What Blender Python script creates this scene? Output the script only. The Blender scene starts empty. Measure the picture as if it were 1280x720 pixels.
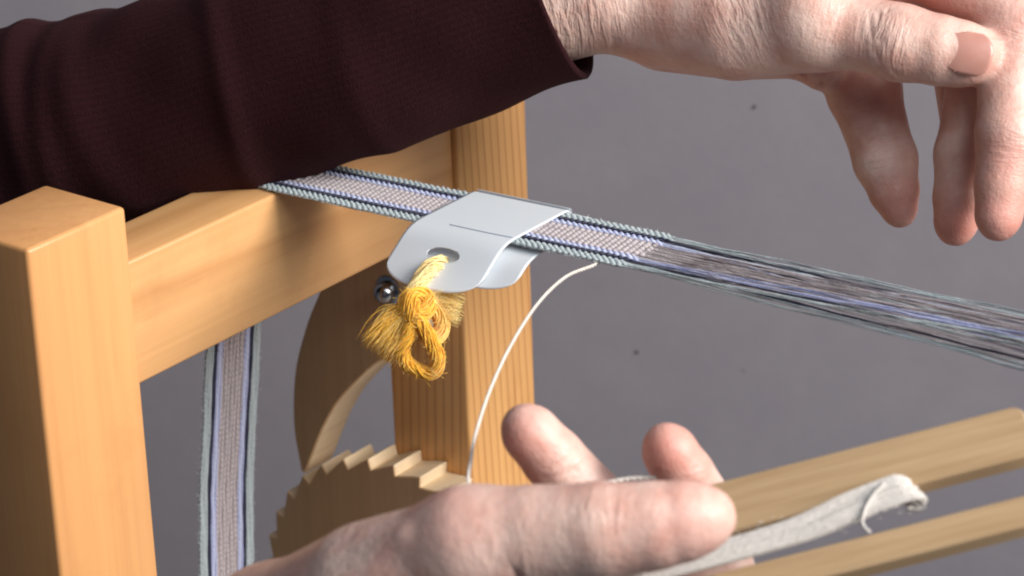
import bpy, math, random
import numpy as np
from mathutils import Matrix, Vector

random.seed(4)
rng = np.random.default_rng(4)
S = 0.01                                   # everything below is laid out in centimetres

# ------------------------------------------------------------------ camera
F_PX, PITCH, ROLL, YAW = 2795.53, .4066, .0351, .8993
Fw = np.array([0, math.cos(PITCH), -math.sin(PITCH)]); Rt = np.array([1., 0, 0]); Dn = np.cross(Fw, Rt)
cr, sr = math.cos(ROLL), math.sin(ROLL)
CAM = np.array([cr*Rt + sr*Dn, -sr*Rt + cr*Dn, Fw])       # right, down, forward
scene = bpy.context.scene
C = scene.collection
cd = bpy.data.cameras.new("camera"); cam = bpy.data.objects.new("camera", cd); C.objects.link(cam)
cd.sensor_width = 36.0; cd.lens = F_PX/960*36.0
cd.clip_start = .05; cd.clip_end = 50
mw = Matrix.Identity(4)
for i in range(3):
    mw[i][0] = CAM[0][i]; mw[i][1] = -CAM[1][i]; mw[i][2] = -CAM[2][i]
cam.matrix_world = mw
cd.dof.use_dof = True; cd.dof.focus_distance = .98; cd.dof.aperture_fstop = 20.0
scene.camera = cam
scene.render.engine = 'CYCLES'
scene.cycles.filter_width = 2.1
scene.cycles.use_denoising = True
scene.cycles.max_bounces = 8
vs = scene.view_settings
vs.view_transform = 'Standard'; vs.look = 'None'; vs.exposure = 0.0; vs.gamma = 1.0; vs.use_curve_mapping = False

# ------------------------------------------------------------------ light: one big window at the right, dim room, one added fill
w = bpy.data.worlds.new("World"); scene.world = w; w.use_nodes = True
bg = w.node_tree.nodes['Background']; bg.inputs[0].default_value = (.72, .80, 1.0, 1); bg.inputs[1].default_value = .085
def area(name, loc, target, sx, sy, power, col):
    l = bpy.data.lights.new(name, 'AREA'); l.shape = 'RECTANGLE'; l.size = sx; l.size_y = sy; l.energy = power; l.color = col
    o = bpy.data.objects.new(name, l); C.objects.link(o); o.location = loc
    d = Vector(target) - Vector(loc); o.rotation_euler = d.to_track_quat('-Z', 'Y').to_euler()
    return o
area("window_light", (1.365, .205, .449), (0, .90, -.40), .85, .85, 50, (1.0, .945, .895))
area("fill_light", (.61, -.05, .71), (0, .92, -.40), .9, .7, 11, (.86, .94, 1.0))  # added cool fill to brighten clip, bow and band, not a known lamp

# ------------------------------------------------------------------ helpers
def unproj(px, py, d):
    return CAM.T @ np.array([(px-640)/F_PX*d, (py-360)/F_PX*d, d])
P0 = unproj(185.4, 324.56, 93.0)           # top front corner of the near post
U = np.array([math.cos(YAW), math.sin(YAW), 0]); V = np.array([-math.sin(YAW), math.cos(YAW), 0]); Z = np.array([0, 0, 1.])
def W(X, Y, Zz): return P0 + X*U + Y*V + Zz*Z
def on_x(px, py, X):                        # where the line of sight meets the loom plane X
    d = CAM.T @ np.array([(px-640)/F_PX, (py-360)/F_PX, 1.])
    q = d*(((P0+X*U) @ U)/(d @ U)) - P0
    return q @ V, q @ Z

def mesh(name, verts, faces, mat, parent=None, smooth=True, origin=(0, 0, 0), attrs=None, uvw=None):
    me = bpy.data.meshes.new(name)
    v = (np.asarray(verts, float) - np.asarray(origin, float))*S
    me.from_pydata(v.tolist(), [], faces if isinstance(faces, list) else faces.tolist())
    if attrs:
        for k, a in attrs.items():
            a = np.asarray(a, np.float32)
            if a.ndim == 1:
                at = me.attributes.new(k, 'FLOAT', 'POINT'); at.data.foreach_set('value', a)
            else:
                at = me.attributes.new(k, 'FLOAT_VECTOR', 'POINT'); at.data.foreach_set('vector', a.ravel())
    me.materials.append(mat)
    if smooth: me.shade_smooth()
    me.update()
    o = bpy.data.objects.new(name, me); C.objects.link(o)
    if parent is not None: o.parent = parent
    return o
def thing(name, label, cat, origin=(0, 0, 0), rz=0, group=None):
    o = bpy.data.objects.new(name, None); C.objects.link(o)
    o.location = np.asarray(origin, float)*S; o.rotation_euler = (0, 0, rz); o.empty_display_size = .02
    o['label'] = label; o['category'] = cat
    if group: o['group'] = group
    return o

def catmull(pts, n):
    p = np.asarray(pts, float); m = len(p)
    q = np.vstack([2*p[0]-p[1], p, 2*p[-1]-p[-2]])
    t = np.linspace(0, m-1, n); i = np.minimum(t.astype(int), m-2); s = (t-i)[:, None]
    a, b, c, d = q[i], q[i+1], q[i+2], q[i+3]
    return .5*((2*b)+(-a+c)*s+(2*a-5*b+4*c-d)*s*s+(-a+3*b-3*c+d)*s**3)
def resample(p, step):
    d = np.r_[0, np.cumsum(np.linalg.norm(np.diff(p, axis=0), axis=1))]
    n = max(2, int(round(d[-1]/step))+1); s = np.linspace(0, d[-1], n)
    return np.stack([np.interp(s, d, p[:, k]) for k in range(p.shape[1])], 1), s
def frames(p, ref=None):
    t = np.gradient(p, axis=0); t /= np.linalg.norm(t, axis=1)[:, None]+1e-9
    n = np.zeros_like(t)
    r = np.array([0, 0, 1.]) if ref is None else np.asarray(ref, float)
    if ref is None and abs(t[0] @ r) > .9: r = np.array([1., 0, 0])
    for i in range(len(p)):
        r2 = r - t[i]*(r @ t[i]); r2 /= np.linalg.norm(r2)+1e-9; n[i] = r2
        if ref is None: r = r2
    return t, n, np.cross(t, n)
def tube(p, r, sides=8, ref=None, flat=1.0, cap=True):
    """p (n,3) path, r scalar or (n,) radius; returns verts, faces"""
    p = np.asarray(p, float); n = len(p); r = np.broadcast_to(np.asarray(r, float), (n,))
    t, a, b = frames(p, ref)
    th = np.linspace(0, 2*math.pi, sides, endpoint=False)
    v = p[:, None]+r[:, None, None]*(flat*np.cos(th)[None, :, None]*a[:, None]+np.sin(th)[None, :, None]*b[:, None])
    v = v.reshape(-1, 3)
    i = np.arange(n-1)[:, None]*sides; j = np.arange(sides)[None]; k = (j+1) % sides
    f = np.stack([i+j, i+k, i+sides+k, i+sides+j], -1).reshape(-1, 4).tolist()
    if cap:
        f.append(list(range(sides))[::-1]); f.append(list(range((n-1)*sides, n*sides)))
    return v, f
class MB:
    def __init__(s): s.v = []; s.f = []; s.n = 0; s.a = []
    def add(s, vf, a=None):
        v, f = vf; s.v.append(np.asarray(v)); s.f += [[q+s.n for q in x] for x in f]; s.n += len(v)
        s.a.append(np.full(len(v), 0. if a is None else a) if np.ndim(a) == 0 else np.asarray(a))
    def build(s, name, mat, parent=None, origin=(0, 0, 0), smooth=True, attr='tone'):
        return mesh(name, np.vstack(s.v), s.f, mat, parent, smooth, origin, {attr: np.concatenate(s.a)})

# ------------------------------------------------------------------ materials
def srgb(r, g, b):
    f = lambda c: (c/255/12.92 if c/255 <= .04045 else ((c/255+.055)/1.055)**2.4)
    return (f(r), f(g), f(b), 1)
class N:
    def __init__(s, name):
        s.m = bpy.data.materials.new(name); s.m.use_nodes = True; s.t = s.m.node_tree
        s.b = s.t.nodes['Principled BSDF']; s.out = s.t.nodes['Material Output']
    def n(s, typ, **kw):
        x = s.t.nodes.new('ShaderNode'+typ)
        for k, v in kw.items():
            if k.startswith('i_'): x.inputs[k[2:].replace('_', ' ')].default_value = v
            else: setattr(x, k, v)
        return x
    def l(s, a, b): s.t.links.new(a, b)
    def coord(s, scale=(1, 1, 1), loc=(0, 0, 0), src='Object', attr=None):
        m = s.n('Mapping'); m.inputs['Scale'].default_value = scale; m.inputs['Location'].default_value = loc
        if attr: a = s.n('Attribute', attribute_name=attr); s.l(a.outputs['Vector'], m.inputs[0])
        else: s.l(s.n('TexCoord').outputs[src], m.inputs[0])
        return m.outputs[0]
    def noise(s, vec, scale=1., detail=3., rough=.5, dist=0.):
        x = s.n('TexNoise'); s.l(vec, x.inputs['Vector'])
        x.inputs['Scale'].default_value = scale; x.inputs['Detail'].default_value = detail
        x.inputs['Roughness'].default_value = rough; x.inputs['Distortion'].default_value = dist
        return x.outputs['Fac']
    def ramp(s, fac, stops, interp='LINEAR'):
        r = s.n('ValToRGB'); r.color_ramp.interpolation = interp; e = r.color_ramp.elements
        while len(e) < len(stops): e.new(.5)
        for k, (p, c) in enumerate(stops):
            e[k].position = p; e[k].color = c if len(c) == 4 else (*c, 1)
        s.l(fac, r.inputs[0]); return r.outputs['Color']
    def mix(s, fac, a, b, mode='MIX'):
        x = s.n('Mix', data_type='RGBA', blend_type=mode)
        for val, idx in ((fac, 0), (a, 6), (b, 7)):
            if hasattr(val, 'links'): s.l(val, x.inputs[idx])
            elif idx == 0: x.inputs[0].default_value = val
            else: x.inputs[idx].default_value = val
        return x.outputs[2]
    def math(s, op, a, b=0.):
        x = s.n('Math', operation=op)
        for k, val in enumerate((a, b)):
            if hasattr(val, 'links'): s.l(val, x.inputs[k])
            else: x.inputs[k].default_value = val
        return x.outputs[0]
    def bump(s, h, strength=.3, dist=.001, prev=None):
        x = s.n('Bump'); x.inputs['Strength'].default_value = strength; x.inputs['Distance'].default_value = dist
        s.l(h, x.inputs['Height'])
        if prev is not None: s.l(prev, x.inputs['Normal'])
        s.l(x.outputs[0], s.b.inputs['Normal']); return x.outputs[0]
    def base(s, c, rough=.5, spec=.5):
        if hasattr(c, 'links'): s.l(c, s.b.inputs['Base Color'])
        else: s.b.inputs['Base Color'].default_value = c
        s.b.inputs['Roughness'].default_value = rough; s.b.inputs['Specular IOR Level'].default_value = spec
        return s

def wood(name, axis, light, mid, dark, ring=1.0, streak=.5, seed=0., rough=.38, swirl=.35, spec=.4):
    """varnished softwood; the grain runs along the local axis given"""
    k = N(name)
    sc = [100., 100., 100.]; sc[axis] = 4.5
    v = k.coord(tuple(sc), (seed, seed*1.7, seed*.6))
    warp = k.noise(v, .22, 2., .5)
    wv = k.n('TexWave', wave_type='BANDS', bands_direction='DIAGONAL', wave_profile='SAW')
    k.l(v, wv.inputs['Vector']); wv.inputs['Scale'].default_value = .42*ring; wv.inputs['Distortion'].default_value = swirl*8
    wv.inputs['Detail'].default_value = 2.0; wv.inputs['Detail Scale'].default_value = .35; wv.inputs['Detail Roughness'].default_value = .5
    g = k.ramp(wv.outputs['Fac'], [(0, (0, 0, 0)), (.62, (.12, .12, .12)), (.9, (1, 1, 1)), (1, (0, 0, 0))])
    sc2 = [900., 900., 900.]; sc2[axis] = 12.
    fine = k.noise(k.coord(tuple(sc2), (seed*3, 1, 2)), .35, 4., .6)
    c = k.mix(warp, light, mid)
    c = k.mix(k.math('MULTIPLY', g, streak), c, dark)
    c = k.mix(k.math('MULTIPLY', k.math('SUBTRACT', fine, .35), .55), c, dark)
    broad = k.noise(k.coord((30, 30, 30), (seed, 2, 5)), .8, 2.)
    c = k.mix(k.math('MULTIPLY', broad, .25), c, mid)
    sc3 = [420., 420., 420.]; sc3[axis] = 26.
    pore = k.ramp(k.noise(k.coord(tuple(sc3), (seed, 4, seed)), .5, 2., .5), [(.66, (0, 0, 0)), (.74, (1, 1, 1))])
    c = k.mix(k.math('MULTIPLY', pore, .22), c, dark)
    smudge = k.ramp(k.noise(k.coord((22, 22, 22), (seed*2, 9, 1)), 1., 5., .65), [(.52, (0, 0, 0)), (.8, (1, 1, 1))])
    c = k.mix(k.math('MULTIPLY', smudge, .3), c, dark)
    k.base(c, rough, spec)
    k.b.inputs['Coat Weight'].default_value = .12; k.b.inputs['Coat Roughness'].default_value = .25
    k.bump(fine, .12, .0006)
    return k.m
PL, PM, PD = srgb(237, 191, 134), srgb(219, 162, 104), srgb(164, 100, 50)
m_post = wood('honey_pine_upright', 2, srgb(230, 174, 116), srgb(221, 158, 99), srgb(174,112,64), ring=.6, streak=.12, seed=3.1, swirl=.2)
m_post2 = wood('honey_pine_ringed', 2, srgb(230, 180, 118), srgb(222, 166, 104), srgb(154, 90, 40), ring=3.6, streak=.62, seed=7.7, swirl=.05)
m_beam = wood('honey_pine_rail', 0, PL, PM, PD, ring=.45, streak=.35, seed=1.3, swirl=.5)
m_ply = wood('pale_plywood', 2, srgb(212, 174, 132), srgb(202, 162, 118), srgb(160, 122, 84), ring=.5, streak=.15, seed=5.0, rough=.55, spec=.25)
m_ply_edge = wood('pale_board_edge', 0, srgb(236, 214, 180), srgb(224, 200, 164), srgb(180, 146, 104), ring=.5, streak=.15, seed=9.0, rough=.6, spec=.2)

def plain(name, c, rough=.5, spec=.5, metal=0.):
    k = N(name); k.base(c, rough, spec); k.b.inputs['Metallic'].default_value = metal
    return k
kk = plain('bolt_steel', (.42, .43, .45, 1), .18, .5, 1.0); kk.bump(kk.noise(kk.coord((300, 300, 300)), 1., 2.), .08, .0003); m_steel = kk.m

# wall
k = N('grey_wall')
v = k.coord((1, 1, 1))
n1 = k.noise(v, 26., 5., .6); n2 = k.noise(v, 140., 3., .7); n3 = k.noise(v, 5., 2., .5)
c = k.ramp(n1, [(.3, srgb(127, 123, 130)), (.5, srgb(130, 126, 132)), (.7, srgb(134, 130, 135))])
c = k.mix(k.math('MULTIPLY', n2, .3), c, srgb(122, 118, 126))
c = k.mix(k.math('MULTIPLY', n3, .35), c, srgb(128, 127, 133))
k.base(c, .85, .2); k.bump(n2, .10, .002); m_wall = k.m

# ------------------------------------------------------------------ setting
WALL_D = 137.0
mesh('wall', [(-260, WALL_D, -140), (260, WALL_D, -140), (260, WALL_D, 140), (-260, WALL_D, 140)], [[0, 1, 2, 3]], m_wall, smooth=False)['kind'] = 'structure'
k = N('table_laminate'); k.base(k.mix(k.noise(k.coord((20, 20, 20)), 1., 3.), srgb(120, 112, 108), srgb(134, 126, 120)), .5); m_table = k.m
ZT = P0[2]-42.0                             # the table top, well below the picture
tb = mesh('table_surface', [(-90, 60, ZT), (70, 60, ZT), (70, 121, ZT), (-90, 121, ZT), (-90, 60, ZT-3), (70, 60, ZT-3), (70, 121, ZT-3), (-90, 121, ZT-3)],
          [[0, 1, 2, 3], [7, 6, 5, 4], [0, 4, 5, 1], [1, 5, 6, 2], [2, 6, 7, 3], [3, 7, 4, 0]], m_table, smooth=False)
tb['kind'] = 'structure'
# two dark specks on the wall
k = plain('dark_fleck', (.02, .02, .025, 1), .8); m_fleck = k.m
def wall_fleck(px, py, r):
    d = CAM.T @ np.array([(px-640)/F_PX, (py-360)/F_PX, 1.]); p = d*(WALL_D/d[1])
    th = np.linspace(0, 2*math.pi, 9, endpoint=False)
    rr = r*(1+.3*np.sin(th*2+px))
    front = np.stack([p[0]+rr*np.cos(th), np.full(9, WALL_D-.06), p[2]+rr*np.sin(th)], 1)
    back = front.copy(); back[:, 1] = WALL_D
    f = [list(range(9))]+[[i, i+9, (i+1) % 9+9, (i+1) % 9] for i in range(9)]
    return np.vstack([front, back]), f
WALL = bpy.data.objects['wall']
for (px, py, r) in ((867, 190, .085), (757, 420, .08), (857, 437, .035)):
    mesh('fleck', *wall_fleck(px, py, r), m_fleck, WALL, smooth=False)

# ------------------------------------------------------------------ the loom
BASE_Z = -42.0
loom_o = W(0, 0, BASE_Z)
loom = thing('band_loom', 'honey coloured pine band loom with a crossbeam between two posts and a toothed ratchet wheel', 'loom', loom_o, YAW)
def bevel_box(x0, x1, y0, y1, z0, z1, b=.14, seg=3):
    import bmesh
    bm = bmesh.new(); bmesh.ops.create_cube(bm, size=1)
    for q in bm.verts:
        q.co = ((x0+x1)/2+q.co.x*(x1-x0), (y0+y1)/2+q.co.y*(y1-y0), (z0+z1)/2+q.co.z*(z1-z0))
    bmesh.ops.bevel(bm, geom=bm.edges[:], offset=b, segments=seg, profile=.5, affect='EDGES')
    bm.verts.index_update()
    v = np.array([q.co[:] for q in bm.verts]); f = [[q.index for q in x.verts] for x in bm.faces]; bm.free()
    return v, f
def lp(name, vf, mat, parent=loom, smooth=False, off=True):
    v, f = vf; v = np.asarray(v, float).copy()
    if off: v[:, 2] -= BASE_Z
    o = mesh(name, v, f, mat, parent, smooth)
    if smooth == 'auto': o.data.set_sharp_from_angle(angle=.6)
    return o
def box(*a, **kw): return bevel_box(*a, **kw)
LP2 = 21.404
p1 = lp('post', box(0, 4.374, 0, 3.687, BASE_Z, 0, b=.16), m_post, smooth='auto'); p1['label'] = 'near left post with a smooth bright face'
p2 = lp('post', box(LP2, LP2+4.19, .10, 3.97, BASE_Z, 0, b=.13), m_post2, smooth='auto'); p2['label'] = 'far right post with dark vertical grain lines'
lp('crossbeam', box(4.36, LP2+.01, .334, 2.93, -6.52, -2.09, b=.12), m_beam, smooth='auto')

def extrude_x(poly, x0, x1, bev=.05):
    """closed outline (Y,Z) given as list, thickness along X with a tiny chamfer"""
    p = np.asarray(poly, float); n = len(p); c = p.mean(0)
    e = np.roll(p, -1, 0)-np.roll(p, 1, 0); nn = np.stack([e[:, 1], -e[:, 0]], 1); nn /= np.linalg.norm(nn, axis=1)[:, None]+1e-9
    area2 = np.sum(p[:, 0]*np.roll(p[:, 1], -1)-np.roll(p[:, 0], -1)*p[:, 1])
    if area2 < 0: nn = -nn
    q = p-nn*bev
    rings = [np.c_[np.full(n, x0), q], np.c_[np.full(n, x0+bev), p], np.c_[np.full(n, x1-bev), p], np.c_[np.full(n, x1), q]]
    f = []
    for r in range(3):
        for i in range(n):
            j = (i+1) % n; f.append([r*n+i, r*n+j, (r+1)*n+j, (r+1)*n+i] if area2 < 0 else [r*n+i, (r+1)*n+i, (r+1)*n+j, r*n+j])
    a = list(range(n)); b = list(range(3*n, 4*n))
    f.append(a if area2 < 0 else a[::-1]); f.append(b[::-1] if area2 < 0 else b)
    f = [x[::-1] for x in f]
    return np.vstack(rings), f
X0 = 19.7
left = catmull([(4.7, -7.6), (5.82, -9.9), (6.65, -11.55), (7.44, -13.81), (7.69, -16.2), (7.45, -18.1)], 22)
right_ = catmull([(7.25, -18.15), (6.97, -17.6), (6.16, -15.92), (5.3, -14.55), (4.46, -13.58), (3.4, -12.5), (2.3, -11.6), (1.2, -10.7), (.75, -9.6)], 26)
top = catmull([(.75, -9.3), (.85, -8.0), (1.6, -7.1), (2.6, -6.8), (3.8, -7.0), (4.6, -7.5)], 12)
lp('pawl', extrude_x(np.vstack([left, right_, top[:-1]]), X0, LP2-.02, .06), m_ply, smooth='auto')
def edge_mat(o):
    o.data.materials.append(m_ply_edge)
    for p in o.data.polygons:
        if abs(p.normal.x) < .3: p.material_index = 1
edge_mat(bpy.data.objects['pawl'])
cy, cz, RT = 2.65, -23.6, 7.1
NT = 34; poly = []
for i in range(NT):
    a0 = 2*math.pi*(i+.12)/NT
    for fr, rr in ((0, RT-.42), (.3, RT-.30), (.6, RT-.15), (.94, RT+.02), (.975, RT-.03)):
        aa = a0+fr*2*math.pi/NT; poly.append((cy-rr*math.sin(aa), cz+rr*math.cos(aa)))
lp('ratchet_wheel', extrude_x(poly, X0, LP2-.02, .045), m_ply, smooth='auto')
edge_mat(bpy.data.objects['ratchet_wheel'])
# chrome dome nut with washer on the pawl's pivot
yb, zb = on_x(525, 362, X0)
def lathe_x(prof, y, z, n=20):
    th = np.linspace(0, 2*math.pi, n, endpoint=False); v = []
    for (x, r) in prof: v += [(x, y+r*math.cos(t), z+r*math.sin(t)) for t in th]
    f = []
    for i in range(len(prof)-1):
        for j in range(n):
            kx = (j+1) % n; f.append([i*n+j, i*n+kx, (i+1)*n+kx, (i+1)*n+j])
    f.append(list(range((len(prof)-1)*n, len(prof)*n)))
    return np.array(v), f
bolt = lp('bolt', lathe_x([(X0, .4), (X0-.28, .42)]+[(X0-.28-.42*math.sin(t), max(.015, .42*math.cos(t))) for t in np.linspace(.05, 1.57, 9)], yb, zb), m_steel, smooth='auto')
wv_, wf_ = lathe_x([(X0, .6), (X0-.07, .6), (X0-.09, .56), (X0-.09, .3)], yb, zb, 24)
o = lp('washer', (wv_, wf_), m_steel, bolt, smooth='auto', off=True)

# ------------------------------------------------------------------ the woven band
XN, BW, KZ = 11.79, 2.93, .0405
def m_yarn_(name, c1, c2, rough=.85, sheen=.3):
    k = N(name)
    n_ = k.noise(k.coord((1, 1, 1)), 900., 3., .7); b_ = k.noise(k.coord((1, 1, 1)), 160., 2.)
    c = k.mix(n_, c1, c2); c = k.mix(k.math('MULTIPLY', b_, .4), c, c1)
    k.base(c, rough, .2); k.b.inputs['Sheen Weight'].default_value = sheen
    k.bump(n_, .6, .0008); return k.m
Y = {'g': m_yarn_('grey_green_yarn', srgb(200, 211, 213), srgb(142, 155, 161)),
     'w': m_yarn_('pale_blue_yarn', srgb(222, 228, 246), srgb(182, 190, 220)),
     'n': m_yarn_('navy_yarn', srgb(24, 28, 66), srgb(12, 14, 36)),
     'l': m_yarn_('lavender_yarn', srgb(192, 198, 232), srgb(150, 158, 206)),
     'b': m_yarn_('beige_yarn', srgb(216, 206, 207), srgb(172, 162, 166)),
     't': m_yarn_('taupe_yarn', srgb(182, 170, 171), srgb(142, 132, 136))}
order = 'ggggnllbtbtbtbwwnggg'
order = 'ggggnnlwlbtbtbtbtbtbtlwlnngggg'
NS = len(order)
band = thing('woven_band', 'grey and lavender woven band with two navy stripes passing over the wooden crossbeam', 'woven band', W(XN+BW/2, .33, -2.0))
ys1, zs1 = on_x(347, 560, XN)               # where the hanging part passes
# centre line in (s along loom Y, Z); hanging -> over the beam -> out to the right
R0 = .10
zb_ = -2.09+R0
bx = 3.02
hang = [(ys1+1.4*(ys1-bx)/14., -34.), (ys1, zs1)]
n_h = 14
path2 = [(ys1+(ys1-bx)*.35, zs1-9.), (ys1, zs1), ((ys1+bx+.15)/2+.1, (zs1-3.)/2), (bx+.16, -3.1)]
yz = [np.array(q) for q in path2]
# round the back edge
for t in np.linspace(0, 1, 6)[1:]:
    a_ = t*math.pi/2
    yz.append(np.array([2.82+.30*math.cos(a_), -2.29+.30*math.sin(a_)]))
for y_ in (2.2, 1.4, .7, .33): yz.append(np.array([y_, zb_]))
for s_ in np.arange(1.5, 46, 1.5): yz.append(np.array([.33-s_, zb_+KZ*s_]))
yz = np.array(yz)
L_ = np.r_[0, np.cumsum(np.linalg.norm(np.diff(yz, axis=0), axis=1))]
s_front = L_[4+5+3]                         # at the front edge of the beam
FELL = s_front+14.4                         # weaving ends here
STEP, PER = .042, .24
sa = np.arange(0, L_[-1], STEP)
yc = np.interp(sa, L_, yz[:, 0]); zc = np.interp(sa, L_, yz[:, 1])
# smooth the kinks a little
for _ in range(6):
    yc[1:-1] = (yc[:-2]+2*yc[1:-1]+yc[2:])/4; zc[1:-1] = (zc[:-2]+2*zc[1:-1]+zc[2:])/4
ty, tz = np.gradient(yc), np.gradient(zc); tl = np.hypot(ty, tz); ty /= tl; tz /= tl
ny, nz = tz, -ty                           # outward normal (up on the beam)
band_o = W(XN+BW/2, .33, -2.0)
def smooth01(x): x = np.clip(x, 0, 1); return x*x*(3-2*x)
for i, ch in enumerate(order):
    xc = XN+BW*(i+.5)/NS
    centre = ch in 'bt'
    phase = (0.5*(i % 2) if not centre else .05*i)
    jit = .02*np.sin(sa*1.7+i*2.1)+.012*np.sin(sa*4.1+i)
    woven = 1-smooth01((sa-FELL+.15*math.sin(i*5.))/.5)
    cyc = np.cos(2*math.pi*(sa/PER+phase))
    lift = woven*((.016 if not centre else .030)*cyc+(.02 if ch == 'n' else 0))
    rad = .017*(1-woven)+woven*(.056+(.013 if not centre else .013)*cyc)
    # the shed: alternate ends go up and down
    after = np.clip(sa-FELL, 0, None)
    up = (i % 2 == 0)
    dz = after*((.016-.020*((i*7) % 5)/5.) if up else (-.064+.030*((i*11) % 7)/7.))*smooth01(after/4)+.02*np.sin(after*.6+i*1.3)*smooth01(after/5)
    # threads close up a little as they leave the fell
    squeeze = 1-.25*smooth01(after/14)
    xx = XN+BW/2+(xc-XN-BW/2)*squeeze+jit*(1+after*.06)*.8
    pts = np.stack([P0[0]+xx*U[0]+(yc+ny*lift)*V[0], P0[1]+xx*U[1]+(yc+ny*lift)*V[1], P0[2]+zc+nz*lift+dz], 1)
    keep = np.ones(len(sa), bool); keep[(sa > FELL+1.0)] = False
    idx = np.r_[np.where(keep)[0], np.where(~keep)[0][::10]]
    rr = rad[idx]*(1.05 if ch != 'n' else 1.12)+(.004 if ch == 'n' else 0)
    fl = .9
    mbt = MB(); mbt.add(tube(pts[idx], rr, 6, ref=None))
    # beyond the weaving each end opens into three fine threads
    far = np.where(sa > FELL-.3)[0][::10]; af = (sa[far]-FELL)
    for q in range(3):
        off = (.05*(q-1)+.03*np.sin(af*.7+i*2+q*3))[:, None]*U[None]+(.035*np.sin(af*.9+q*2+i)-.02*q)[:, None]*Z[None]
        mbt.add(tube(pts[far]+off*smooth01((af+.3)/2)[:, None], .012, 5))
    mbt.build('warp_thread', Y[ch], band, band_o)
# loose fibre fuzz along the two selvedges
mb = MB()
for side in (0, 1):
    for q in range(700):
        j = rng.integers(60, int(FELL/STEP)); x = XN-.02 if side == 0 else XN+BW+.02
        p_ = W(x, yc[j], zc[j]); d_ = (U*(-1 if side == 0 else 1)*rng.uniform(.2, 1)+Z*rng.uniform(-.6, .8)+V*rng.uniform(-.9, .9))*rng.uniform(.03, .12)
        mb.add(tube(np.array([p_, p_+d_*.6, p_+d_+Z*.02]), .008, 3))
fz = mb.build('selvedge_fuzz', Y['g'], band, band_o); fz['kind'] = 'stuff'

# ------------------------------------------------------------------ plastic clip folded round the band
k = N('milky_plastic')
k.base((.92, .96, .99, 1), .42, .35); k.b.inputs['Subsurface Weight'].default_value = .0
tr = k.n('BsdfTranslucent'); tr.inputs['Color'].default_value = (.90, .93, 1.0, 1)
tp = k.n('BsdfTransparent'); tp.inputs['Color'].default_value = (.85, .9, .97, 1)
mx = k.n('MixShader'); mx.inputs[0].default_value = .14; k.l(k.b.outputs[0], mx.inputs[1]); k.l(tr.outputs[0], mx.inputs[2])
mx2 = k.n('MixShader'); mx2.inputs[0].default_value = .12; k.l(mx.outputs[0], mx2.inputs[1]); k.l(tp.outputs[0], mx2.inputs[2])
k.l(mx2.outputs[0], k.out.inputs[0]); m_plastic = k.m
def band_z(y): return zb_+KZ*(.33-y)
def flap(y0, y1, over, length, droop, skew, lift, nx=44, ny=64, hole=None, wscale=.0):
    """sheet from the fold at the far edge (X high) to the rounded tip (X low)"""
    yw = y0-y1; th = .045
    ii, jj = np.meshgrid(np.linspace(0, 1, nx), np.linspace(0, 1, ny), indexing='ij')
    a_ = ii; b_ = jj
    if hole:                                # pull the grid onto the rim of the hole
        ha, hb, ra, rb = hole
        da, db = (a_-ha)/ra, (b_-hb)/rb; rr = np.hypot(da, db)
        near = (rr > .55) & (rr < 1.35)
        a_ = np.where(near, ha+da/rr*ra*(1+(np.maximum(rr, 1)-1)*.7), a_); b_ = np.where(near, hb+db/rr*rb*(1+(np.maximum(rr, 1)-1)*.7), b_)
        inside = rr < .56
    # rounded tip: squash the width near the end
    c_ = (a_-.5)*2
    rad = .30
    endpull = rad*(1-np.sqrt(np.clip(1-np.clip(np.abs(c_)-.0, 0, 1)**2.6, 0, 1)))
    bl = b_*(1-endpull*.55*b_**3)
    L = bl*length
    ls = np.linspace(0, length, 400); ang = droop*1.12*smooth01((ls-over+.35)/1.5)*(1-.25*smooth01((ls-over-1.4)/1.6))
    xs = np.r_[0, np.cumsum(np.cos(ang[:-1])*np.diff(ls))]; zs_ = np.r_[0, np.cumsum(-np.sin(ang[:-1])*np.diff(ls))]
    x = np.interp(L, ls, xs); dz = np.interp(L, ls, zs_)+.05*np.sin(a_*2.6+.6)*smooth01((L-over)/2.5)
    # soften the bend
    t = np.clip((L-over+.35)/.7, 0, 1); 
    y = y0-yw*a_-skew*bl
    X = XN+BW+.14-x
    zz = band_z(y)+lift+dz
    zz = np.where(L < .25, band_z(y)+lift*np.sqrt(np.clip(1-(1-L/.25)**2, 0, 1)), zz)
    Pp = P0+X[..., None]*U+y[..., None]*V+zz[..., None]*Z
    n_ = np.cross(np.gradient(Pp, axis=0), np.gradient(Pp, axis=1)); n_ /= np.linalg.norm(n_, axis=2)[..., None]+1e-9
    top_ = (Pp+n_*th/2).reshape(-1, 3); bot = (Pp-n_*th/2).reshape(-1, 3)
    NN = nx*ny; f = []; edge = {}
    for i in range(nx-1):
        for j in range(ny-1):
            q = [i*ny+j, (i+1)*ny+j, (i+1)*ny+j+1, i*ny+j+1]
            if hole and any(inside.reshape(-1)[z] for z in q): continue
            f.append(q); f.append([z+NN for z in q[::-1]])
            for m_ in range(4):
                e = (q[m_], q[(m_+1) % 4])
                if (e[1], e[0]) in edge: del edge[(e[1], e[0])]
                else: edge[e] = 1
    for (p, q) in edge: f.append([q, p, p+NN, q+NN])
    return np.vstack([top_, bot]), f, Pp
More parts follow.
